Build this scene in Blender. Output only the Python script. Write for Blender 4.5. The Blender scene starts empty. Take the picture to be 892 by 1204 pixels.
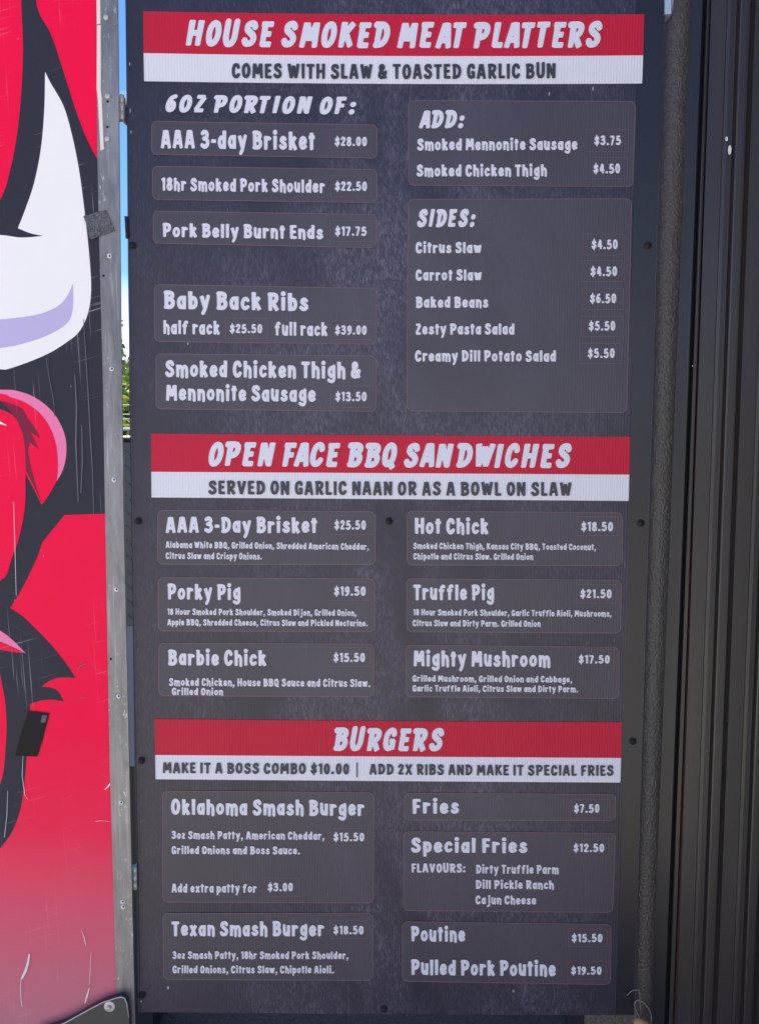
import bpy, math, random
import numpy as np
from mathutils import Vector, Matrix, Euler
from mathutils.geometry import tessellate_polygon, delaunay_2d_cdt

random.seed(7)
rng = np.random.default_rng(7)
S = bpy.context.scene
COL = S.collection
R = math.radians

# ------------------------------------------------------------------ camera, light
FPX, CX, CY = 956.0, 446.0, 602.0          # focal length and centre in photograph pixels (892 x 1204)
CAM = Vector((0.0, -1.22, 1.50))
PITCH, ROLL = R(4.3), R(0.3)
cam = bpy.data.cameras.new('camera')
cam.sensor_fit = 'HORIZONTAL'
cam.sensor_width = 36.0
cam.lens = 36.0 * FPX / 892.0
cam.clip_start = 0.02
cam.clip_end = 3000
camo = bpy.data.objects.new('camera', cam)
COL.objects.link(camo)
MROT = (Matrix.Rotation(R(90) - PITCH, 3, 'X') @ Matrix.Rotation(ROLL, 3, 'Z'))
camo.matrix_world = Matrix.Translation(CAM) @ MROT.to_4x4()
S.camera = camo

SUN_EL, SUN_AZ = R(62), R(55)              # azimuth clockwise from +Y (behind the board)
world = bpy.data.worlds.new('World')
S.world = world
world.use_nodes = True
wn, wl = world.node_tree.nodes, world.node_tree.links
sky = wn.new('ShaderNodeTexSky')
sky.sky_type = 'NISHITA'
sky.sun_disc = False
sky.sun_elevation = SUN_EL
sky.sun_rotation = SUN_AZ
bg = wn['Background']
bg.inputs[1].default_value = 0.085
sky.air_density = 0.65
sky.dust_density = 0.2
sky.ozone_density = 5.0
# thin white cloud near the horizon and in a few puffs higher up
wtc = wn.new('ShaderNodeTexCoord')
wsep = wn.new('ShaderNodeSeparateXYZ')
wl.new(wtc.outputs['Generated'], wsep.inputs[0])
wmap = wn.new('ShaderNodeMapping')
wmap.inputs['Scale'].default_value = (1, 1, 2.6)
wl.new(wtc.outputs['Generated'], wmap.inputs[0])
wno = wn.new('ShaderNodeTexNoise')
wno.inputs['Scale'].default_value = 2.6
wno.inputs['Detail'].default_value = 7
wno.inputs['Roughness'].default_value = 0.55
wl.new(wmap.outputs[0], wno.inputs['Vector'])
wr = wn.new('ShaderNodeValToRGB')
wr.color_ramp.elements[0].position = 0.54
wr.color_ramp.elements[1].position = 0.72
wl.new(wno.outputs[0], wr.inputs[0])
wh = wn.new('ShaderNodeMapRange')
wh.inputs[1].default_value = 0.20
wh.inputs[2].default_value = 0.13
wh.inputs[3].default_value = 0.0
wh.inputs[4].default_value = 0.85
wl.new(wsep.outputs['Z'], wh.inputs[0])
wmx = wn.new('ShaderNodeMath')
wmx.operation = 'MAXIMUM'
wl.new(wr.outputs[0], wmx.inputs[0])
wl.new(wh.outputs[0], wmx.inputs[1])
wmix = wn.new('ShaderNodeMixRGB')
wl.new(wmx.outputs[0], wmix.inputs[0])
wtint = wn.new('ShaderNodeMixRGB')
wtint.blend_type = 'MULTIPLY'
wtint.inputs[0].default_value = 1
wtint.inputs[2].default_value = (0.68, 0.87, 1.02, 1)
wl.new(sky.outputs[0], wtint.inputs[1])
wl.new(wtint.outputs[0], wmix.inputs[1])
wmix.inputs[2].default_value = (6.0, 6.3, 6.9, 1)
wl.new(wmix.outputs[0], bg.inputs[0])

sun = bpy.data.lights.new('sun', 'SUN')
sun.energy = 4.6
sun.angle = R(0.5)
sun.color = (1.0, 0.95, 0.87)
suno = bpy.data.objects.new('sun', sun)
COL.objects.link(suno)
SDIR = Vector((math.sin(SUN_AZ) * math.cos(SUN_EL), math.cos(SUN_AZ) * math.cos(SUN_EL), math.sin(SUN_EL)))
suno.rotation_euler = SDIR.to_track_quat('Z', 'Y').to_euler()
suno.location = SDIR * 20

S.view_settings.view_transform = 'Standard'
S.view_settings.look = 'None'
S.view_settings.gamma = 1
S.view_settings.use_curve_mapping = False
S.view_settings.exposure = 1.95


def at(px, py, Y=0.0):
    """photograph pixel -> point of the vertical plane y = Y"""
    d = MROT @ Vector((px - CX, -(py - CY), -FPX))
    return CAM + d * ((Y - CAM.y) / d.y)


# ------------------------------------------------------------------ materials
def nmat(name, col, rough=0.5, metal=0.0, spec=0.5):
    m = bpy.data.materials.new(name)
    m.use_nodes = True
    b = m.node_tree.nodes['Principled BSDF']
    b.inputs['Base Color'].default_value = (*col, 1)
    b.inputs['Roughness'].default_value = rough
    b.inputs['Metallic'].default_value = metal
    b.inputs['Specular IOR Level'].default_value = spec
    return m


class NT:
    def __init__(s, m):
        s.n, s.l = m.node_tree.nodes, m.node_tree.links
        s.b = s.n['Principled BSDF']
        s.tc = s.n.new('ShaderNodeTexCoord')

    def mapped(s, scale, rot=(0, 0, 0)):
        mp = s.n.new('ShaderNodeMapping')
        mp.inputs['Scale'].default_value = scale
        src = s.tc.outputs['Object']
        if any(rot):
            m0 = s.n.new('ShaderNodeMapping')
            m0.inputs['Rotation'].default_value = rot
            s.l.new(src, m0.inputs[0])
            src = m0.outputs[0]
        s.l.new(src, mp.inputs[0])
        return mp.outputs[0]

    def noise(s, scale, detail=4, rough=0.5, rot=(0, 0, 0), dist=0.0):
        t = s.n.new('ShaderNodeTexNoise')
        t.inputs['Scale'].default_value = 1.0
        t.inputs['Detail'].default_value = detail
        t.inputs['Roughness'].default_value = rough
        t.inputs['Distortion'].default_value = dist
        s.l.new(s.mapped(scale, rot), t.inputs['Vector'])
        return t.outputs[0]

    def ramp(s, val, stops):
        r = s.n.new('ShaderNodeValToRGB')
        e = r.color_ramp.elements
        while len(e) < len(stops):
            e.new(0.5)
        for k, (p, c) in enumerate(stops):
            e[k].position = p
            e[k].color = (*c, 1) if len(c) == 3 else c
        s.l.new(val, r.inputs[0])
        return r.outputs[0]

    def mix(s, fac, a, b, mode='MIX'):
        m = s.n.new('ShaderNodeMixRGB')
        m.blend_type = mode
        for v, i in ((fac, 0), (a, 1), (b, 2)):
            if isinstance(v, (int, float)):
                m.inputs[i].default_value = v
            elif isinstance(v, tuple):
                m.inputs[i].default_value = (*v, 1)
            else:
                s.l.new(v, m.inputs[i])
        return m.outputs[0]

    def math(s, op, a, b=0.0, c=None):
        m = s.n.new('ShaderNodeMath')
        m.operation = op
        for v, i in ((a, 0), (b, 1), (c, 2)):
            if v is None:
                continue
            if isinstance(v, (int, float)):
                m.inputs[i].default_value = v
            else:
                s.l.new(v, m.inputs[i])
        return m.outputs[0]

    def sep(s):
        x = s.n.new('ShaderNodeSeparateXYZ')
        s.l.new(s.tc.outputs['Object'], x.inputs[0])
        return x.outputs

    def base(s, c):
        s.l.new(c, s.b.inputs['Base Color'])

    def rough(s, v):
        s.l.new(v, s.b.inputs['Roughness'])

    def bump(s, h, strength, dist):
        b = s.n.new('ShaderNodeBump')
        b.inputs['Strength'].default_value = strength
        b.inputs['Distance'].default_value = dist
        s.l.new(h, b.inputs['Height'])
        s.l.new(b.outputs[0], s.b.inputs['Normal'])

    def flutes(s, period=0.0042):
        x = s.sep()
        return s.math('SINE', s.math('MULTIPLY', x['X'], 2 * math.pi / period))


BW = ((0, 0, 0), (1, 1, 1))


def scratch(t, angle, fine, long, thr):
    """thin pale scratches running along a tilted direction"""
    n = t.noise((fine, 40, long), 2, 0.5, (0, angle, 0), 0.25)
    return t.ramp(n, [(thr, BW[0]), (thr + 0.06, BW[1])])


def printed(name, col, rough=0.42, spec=0.5, scuff=0.0, flute=0.35, scuffcol=(0.2, 0.2, 0.24)):
    """ink printed on fluted plastic sheet"""
    m = nmat(name, col, rough, 0, spec)
    t = NT(m)
    n = t.noise((9, 9, 5), 5, 0.6)
    c = t.mix(t.math('MULTIPLY', n, 0.22), col, tuple(x * 0.7 for x in col))
    fl = t.flutes()
    c = t.mix(t.math('MULTIPLY_ADD', fl, 0.03, 0.03), c, tuple(min(1, x * 1.25 + 0.01) for x in col))  # paler stripes: shading of the flutes put into the colour
    if scuff:
        big = t.ramp(t.noise((6, 6, 2.6), 4, 0.6, (0, R(20), 0), 0.6), [(0.36, BW[0]), (0.62, BW[1])])
        xx = t.math('ABSOLUTE', t.math('ADD', t.sep()['X'], -0.035))
        lane = t.n.new('ShaderNodeMapRange')
        lane.inputs[1].default_value, lane.inputs[2].default_value = 0.08, 0.34
        lane.inputs[3].default_value, lane.inputs[4].default_value = 1.0, 0.25
        t.l.new(xx, lane.inputs[0])
        big = t.math('MULTIPLY', big, lane.outputs[0])
        fine = t.ramp(t.noise((300, 300, 110), 4, 0.7, (0, R(8), 0), 0.4), [(0.46, BW[0]), (0.72, BW[1])])
        f2 = t.ramp(t.noise((160, 160, 30), 2, 0.5, (0, R(-12), 0)), [(0.58, BW[0]), (0.75, BW[1])])
        s_ = t.math('MULTIPLY', t.math('MAXIMUM', fine, f2), t.math('MULTIPLY', big, scuff))
        c = t.mix(s_, c, scuffcol)
        rare = t.ramp(t.noise((420, 420, 120), 2, 0.5), [(0.735, BW[0]), (0.76, BW[1])])
        c = t.mix(t.math('MULTIPLY', rare, 0.22), c, (0.4, 0.4, 0.45))
        c = t.mix(t.math('MULTIPLY', big, 0.14), c, (0.15, 0.13, 0.18))
    t.base(c)
    t.rough(t.math('MULTIPLY_ADD', n, 0.16, rough - 0.08))
    t.bump(fl, flute, 0.0004)
    return m


M = {}
M['slate'] = printed('slate_print', (0.021, 0.018, 0.031), 0.36, 0.45, 1.0, 0.3, (0.15, 0.135, 0.19))
M['panel'] = printed('grey_box_print', (0.051, 0.043, 0.054), 0.42, 0.5, 0.10, 0.3)
M['outline'] = printed('maroon_outline_print', (0.16, 0.075, 0.088), 0.42, 0.5)
M['red_print'] = printed('red_print', (0.54, 0.013, 0.040), 0.42, 0.2)
M['white_print'] = printed('white_print', (0.72, 0.71, 0.74), 0.42, 0.4, 0, 0.45)
M['white_ink'] = nmat('white_ink', (0.68, 0.665, 0.715), 0.45)
M['black_ink'] = nmat('black_ink', (0.030, 0.030, 0.040), 0.45)
M['board_edge'] = nmat('black_board', (0.012, 0.011, 0.015), 0.3, 0, 0.45)
M['screw'] = nmat('black_screw', (0.010, 0.010, 0.012), 0.5, 0, 0.35)
M['void'] = nmat('recess_shade', (0.004, 0.004, 0.005), 0.9)  # near-black: shade inside holes and slots put into the colour
M['steel'] = nmat('worn_steel', (0.5, 0.48, 0.46), 0.5, 0.45)

# weathered aluminium
m = nmat('weathered_aluminium', (0.3, 0.3, 0.32), 0.5, 0.45)
t = NT(m)
n1 = t.noise((30, 30, 7), 6, 0.65)
sp = t.ramp(t.noise((210, 210, 90), 5, 0.75, (0, 0.2, 0), 1.0), [(0.585, BW[0]), (0.69, BW[1])])
st = t.ramp(t.noise((220, 220, 9), 3, 0.6), [(0.55, BW[0]), (0.8, BW[1])])
c = t.ramp(n1, [(0.3, (0.14, 0.135, 0.132)), (0.7, (0.31, 0.30, 0.29))])
c = t.mix(t.math('MULTIPLY', st, 0.5), c, (0.58, 0.58, 0.60))
zone = t.ramp(t.noise((25, 25, 9), 3, 0.6), [(0.45, BW[0]), (0.6, BW[1])])
c = t.mix(t.math('MULTIPLY', t.math('MULTIPLY', sp, zone), 0.7), c, (0.85, 0.84, 0.80))
dk = t.ramp(t.noise((60, 60, 14), 5, 0.65, (0, 0, 0), 0.8), [(0.56, BW[0]), (0.72, BW[1])])
c = t.mix(t.math('MULTIPLY', dk, 0.5), c, (0.09, 0.09, 0.10))
t.base(c)
t.rough(t.math('MULTIPLY_ADD', n1, 0.35, 0.3))
t.bump(n1, 0.25, 0.002)
M['alu'] = m


def paint(name, col, worn=0.5, rough=0.38, fade=None):
    m = nmat(name, col, rough, 0, 0.12)
    t = NT(m)
    c = col
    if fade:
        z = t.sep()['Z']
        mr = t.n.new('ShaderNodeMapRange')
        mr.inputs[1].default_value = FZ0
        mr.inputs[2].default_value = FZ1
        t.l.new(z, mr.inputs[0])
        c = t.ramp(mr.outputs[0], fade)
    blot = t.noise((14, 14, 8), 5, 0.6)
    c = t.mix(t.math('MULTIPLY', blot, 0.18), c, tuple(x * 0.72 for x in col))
    a = scratch(t, R(17), 5, 420, 0.665)
    b = scratch(t, R(3), 420, 5, 0.665)
    d = scratch(t, R(-31), 7, 480, 0.69)
    zone = t.ramp(t.noise((11, 11, 5), 3, 0.6), [(0.5, BW[0]), (0.68, BW[1])])
    sc = t.math('MULTIPLY', t.math('MAXIMUM', t.math('MAXIMUM', a, b), t.math('MULTIPLY', d, 0.4)), t.math('MULTIPLY', zone, worn))
    c = t.mix(sc, c, (0.62, 0.60, 0.62))
    chip = t.ramp(t.noise((120, 120, 60), 3, 0.6), [(0.745, BW[0]), (0.76, BW[1])])
    c = t.mix(t.math('MULTIPLY', chip, worn), c, (0.7, 0.68, 0.66))
    t.base(c)
    t.rough(t.math('MULTIPLY_ADD', blot, 0.25, rough - 0.1))
    big = t.noise((5, 5, 3.2), 2, 0.5)
    t.bump(big, 0.25, 0.01)
    return m


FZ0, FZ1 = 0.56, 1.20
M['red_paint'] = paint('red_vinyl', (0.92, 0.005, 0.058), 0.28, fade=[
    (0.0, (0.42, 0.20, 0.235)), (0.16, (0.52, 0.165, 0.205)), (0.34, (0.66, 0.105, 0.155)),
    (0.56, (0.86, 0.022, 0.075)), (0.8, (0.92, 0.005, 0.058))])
M['black_paint'] = paint('black_vinyl', (0.034, 0.034, 0.046), 0.55)
M['white_paint'] = paint('white_vinyl', (0.90, 0.87, 0.82), 0.1)
M['lilac_paint'] = paint('lilac_vinyl', (0.52, 0.46, 0.68), 0.1)
M['pink_paint'] = paint('pink_vinyl', (0.86, 0.22, 0.40), 0.12)
M['maroon_paint'] = paint('maroon_vinyl', (0.22, 0.02, 0.05), 0.2)
M['cream'] = nmat('cream_seal', (0.78, 0.72, 0.62), 0.6)

m = nmat('grey_cloth_tape', (0.05, 0.05, 0.055), 0.55)
t = NT(m)
n1 = t.noise((620, 620, 620), 2, 0.6)
t.base(t.ramp(n1, [(0.35, (0.02, 0.02, 0.022)), (0.7, (0.17, 0.17, 0.175))]))
t.bump(n1, 0.6, 0.001)
M['cloth_tape'] = m
M['black_tape'] = nmat('black_tape', (0.012, 0.010, 0.012), 0.5, 0, 0.15)
M['tape_label'] = nmat('tape_end', (0.055, 0.065, 0.10), 0.4)

# black textured coating of the post
m = nmat('black_textured_coating', (0.045, 0.04, 0.04), 0.42)
t = NT(m)
vo = t.n.new('ShaderNodeTexVoronoi')
vo.inputs['Scale'].default_value = 1
vo.feature = 'SMOOTH_F1'
t.l.new(t.mapped((330, 330, 210)), vo.inputs['Vector'])
n1 = t.noise((240, 240, 150), 4, 0.6)
hh = t.math('ADD', t.math('MULTIPLY', vo.outputs['Distance'], 0.8), n1)
t.base(t.ramp(n1, [(0.3, (0.056, 0.045, 0.041)), (0.75, (0.108, 0.088, 0.081))]))
t.bump(hh, 0.7, 0.0022)
M['coating'] = m

# dark bronze painted cladding
def clad(name, col, rough):
    m = nmat(name, col, rough, 0.0, 0.55)
    t = NT(m)
    n1 = t.noise((18, 18, 3), 5, 0.6)
    c = t.mix(n1, col, tuple(x * 1.35 for x in col))
    dust = t.ramp(t.noise((300, 300, 200), 2, 0.5), [(0.77, BW[0]), (0.8, BW[1])])
    c = t.mix(t.math('MULTIPLY', dust, 0.5), c, (0.4, 0.4, 0.4))
    st = t.ramp(t.noise((140, 140, 2.2), 4, 0.65), [(0.5, BW[0]), (0.8, BW[1])])
    c = t.mix(t.math('MULTIPLY', st, 0.35), c, (0.06, 0.053, 0.05))
    t.base(c)
    t.rough(t.math('MULTIPLY_ADD', n1, 0.26, rough - 0.12))
    t.bump(t.noise((3, 3, 4), 3, 0.5), 0.3, 0.006)
    return m


M['clad'] = clad('dark_bronze_metal', (0.030, 0.024, 0.023), 0.3)
M['clad_trim'] = clad('dark_trim_metal', (0.017, 0.016, 0.018), 0.3)
M['red_line'] = nmat('maroon_sealant', (0.10, 0.035, 0.035), 0.5)
M['bird_mark'] = nmat('white_dropping', (0.75, 0.74, 0.72), 0.7)

# asphalt
m = nmat('asphalt', (0.06, 0.06, 0.062), 0.85)
t = NT(m)
n1 = t.noise((90, 90, 90), 5, 0.7)
n2 = t.noise((1.3, 1.3, 1.3), 4, 0.6)
c = t.ramp(n1, [(0.34, (0.018, 0.018, 0.022)), (0.55, (0.05, 0.05, 0.054)), (0.76, (0.13, 0.13, 0.13))])
c = t.mix(t.math('MULTIPLY', n2, 0.5), c, (0.09, 0.088, 0.085))
t.base(c)
t.bump(n1, 0.9, 0.012)
M['asphalt'] = m

m = nmat('concrete', (0.36, 0.32, 0.28), 0.85)
t = NT(m)
n1 = t.noise((70, 70, 70), 5, 0.65)
n2 = t.noise((1.1, 1.1, 1.1), 4, 0.6)
c = t.ramp(n1, [(0.3, (0.31, 0.275, 0.235)), (0.7, (0.45, 0.40, 0.35))])
c = t.mix(t.math('MULTIPLY', n2, 0.4), c, (0.25, 0.225, 0.20))
t.base(c)
t.bump(n1, 0.4, 0.006)
M['concrete'] = m

m = nmat('tread_plate', (0.10, 0.115, 0.12), 0.45, 0.5)
M['tread'] = m
M['chest_paint'] = paint('pale_blue_grey_paint', (0.24, 0.27, 0.34), 0.2)
M['chest_shade'] = nmat('under_chest_shade', (0.02, 0.022, 0.028), 0.5)  # near-black: shade below the chest put into the colour
M['wire'] = nmat('galvanised_wire', (0.7, 0.72, 0.74), 0.4, 0.4)
M['bark'] = nmat('bark', (0.10, 0.075, 0.05), 0.9)
M['cord_wire'] = nmat('bare_wire', (0.30, 0.26, 0.23), 0.4, 0.5)
M['cork'] = nmat('tan_wood', (0.36, 0.19, 0.085), 0.6)
M['pale_steel'] = nmat('pale_blue_steel', (0.45, 0.52, 0.58), 0.4, 0.4)


def leafmat(name, a, b):
    m = bpy.data.materials.new(name)
    m.use_nodes = True
    n, l = m.node_tree.nodes, m.node_tree.links
    out = n['Material Output']
    p = n['Principled BSDF']
    p.inputs['Roughness'].default_value = 0.55
    g = n.new('ShaderNodeNewGeometry')
    r = n.new('ShaderNodeValToRGB')
    r.color_ramp.elements[0].color = (*a, 1)
    r.color_ramp.elements[1].color = (*b, 1)
    l.new(g.outputs['Random Per Island'], r.inputs[0])
    l.new(r.outputs[0], p.inputs['Base Color'])
    tr = n.new('ShaderNodeBsdfTranslucent')
    l.new(r.outputs[0], tr.inputs[0])
    mx = n.new('ShaderNodeMixShader')
    mx.inputs[0].default_value = 0.4
    l.new(p.outputs[0], mx.inputs[1])
    l.new(tr.outputs[0], mx.inputs[2])
    l.new(mx.outputs[0], out.inputs[0])
    return m


M['leaf'] = leafmat('leaves', (0.05, 0.09, 0.012), (0.16, 0.20, 0.02))
M['leaf_dark'] = leafmat('dark_leaves', (0.03, 0.06, 0.015), (0.08, 0.13, 0.02))

# ------------------------------------------------------------------ object helpers
OFF = {}


def tag(o, label=None, cat=None, group=None, kind=None):
    if label:
        o['label'] = label
    if cat:
        o['category'] = cat
    if group:
        o['group'] = group
    if kind:
        o['kind'] = kind
    return o


def thing(name, label, cat, loc, group=None):
    o = bpy.data.objects.new(name, None)
    o.empty_display_size = 0.1
    COL.objects.link(o)
    o.location = loc
    OFF[o.name] = Vector(loc)
    return tag(o, label, cat, group)


class MB:
    """mesh builder in world coordinates"""

    def __init__(s):
        s.v, s.f, s.mi, s.sm = [], [], [], []

    def add(s, vs, fs, mi=0, smooth=False):
        b = len(s.v)
        s.v += [tuple(v) for v in vs]
        s.f += [tuple(b + i for i in f) for f in fs]
        s.mi += [mi] * len(fs)
        s.sm += [smooth] * len(fs)

    def box(s, a, b, mi=0):
        x0, y0, z0 = a
        x1, y1, z1 = b
        v = [(x0, y0, z0), (x1, y0, z0), (x1, y1, z0), (x0, y1, z0), (x0, y0, z1), (x1, y0, z1), (x1, y1, z1), (x0, y1, z1)]
        s.add(v, [(0, 3, 2, 1), (4, 5, 6, 7), (0, 1, 5, 4), (1, 2, 6, 5), (2, 3, 7, 6), (3, 0, 4, 7)], mi)

    def slab(s, pts, depth, mi=0, holes=(), side_mi=None):
        """world-space outline (facing -Y) given thickness towards +Y"""
        loops = [list(map(Vector, pts))] + [list(map(Vector, h)) for h in holes]
        flat = [p for L in loops for p in L]
        tri = tessellate_polygon([[Vector((p.x, p.z, 0)) for p in L] for L in loops])
        fr = []
        for a, b, c in tri:
            A, B, C_ = flat[a], flat[b], flat[c]
            cr = (B.x - A.x) * (C_.z - A.z) - (B.z - A.z) * (C_.x - A.x)
            if abs(cr) < 1e-14:
                continue
            fr.append((a, b, c) if cr > 0 else (a, c, b))   # normal towards -Y
        s.add(flat, fr, mi)
        if depth:
            n = len(flat)
            back = [p + Vector((0, depth, 0)) for p in flat]
            base = len(s.v) - n
            s.v += [tuple(p) for p in back]
            for f in fr:
                s.f.append(tuple(base + n + i for i in reversed(f)))
                s.mi.append(mi if side_mi is None else side_mi)
                s.sm.append(False)
            k0 = 0
            for L in loops:
                ln = len(L)
                for i in range(ln):
                    j = (i + 1) % ln
                    s.f.append((base + k0 + j, base + k0 + i, base + n + k0 + i, base + n + k0 + j))
                    s.mi.append(mi if side_mi is None else side_mi)
                    s.sm.append(False)
                k0 += ln

    def tube(s, pts, r, n=8, mi=0, caps=True):
        pts = [Vector(p) for p in pts]
        rs = r if isinstance(r, (list, tuple)) else [r] * len(pts)
        vs, fs = [], []
        up = Vector((0.13, 0.31, 0.94))
        for k, p in enumerate(pts):
            d = (pts[min(k + 1, len(pts) - 1)] - pts[max(k - 1, 0)]).normalized()
            a = d.cross(up)
            if a.length < 1e-3:
                a = d.cross(Vector((1, 0, 0)))
            a.normalize()
            b = d.cross(a)
            for q in range(n):
                w = 2 * math.pi * q / n
                vs.append(p + (a * math.cos(w) + b * math.sin(w)) * rs[k])
        for k in range(len(pts) - 1):
            for q in range(n):
                q2 = (q + 1) % n
                fs.append((k * n + q, k * n + q2, (k + 1) * n + q2, (k + 1) * n + q))
        if caps:
            fs.append(tuple(range(n))[::-1])
            fs.append(tuple((len(pts) - 1) * n + q for q in range(n)))
        s.add(vs, fs, mi, True)

    def dome(s, c, r, h, n=14, mi=0, flat=False):
        """round head facing -Y standing on the point c"""
        c = Vector(c)
        prof = [(1.0, 0.0), (1.0, 0.35), (0.85, 0.75), (0.5, 0.97), (0.0, 1.0)] if not flat else \
               [(1.0, 0.0), (1.0, 0.6), (0.9, 1.0), (0.0, 1.0)]
        vs, fs = [], []
        for (a, b) in prof[:-1]:
            for q in range(n):
                w = 2 * math.pi * q / n
                vs.append(c + Vector((a * r * math.cos(w), -b * h, a * r * math.sin(w))))
        vs.append(c + Vector((0, -h, 0)))
        L = len(prof) - 1
        for k in range(L - 1):
            for q in range(n):
                q2 = (q + 1) % n
                fs.append((k * n + q, k * n + q2, (k + 1) * n + q2, (k + 1) * n + q))
        for q in range(n):
            fs.append(((L - 1) * n + q, (L - 1) * n + (q + 1) % n, L * n))
        s.add(vs, fs, mi, True)

    def build(s, name, mats, parent=None):
        off = Vector((0, 0, 0))
        if parent is not None:
            off = OFF[parent.name]
        me = bpy.data.meshes.new(name)
        me.from_pydata([tuple(Vector(v) - off) for v in s.v], [], s.f)
        for m_ in (mats if isinstance(mats, (list, tuple)) else [mats]):
            me.materials.append(m_)
        me.polygons.foreach_set('material_index', s.mi)
        me.polygons.foreach_set('use_smooth', s.sm)
        me.update()
        o = bpy.data.objects.new(name, me)
        COL.objects.link(o)
        OFF[o.name] = off
        if parent is not None:
            o.parent = parent
        return o


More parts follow.
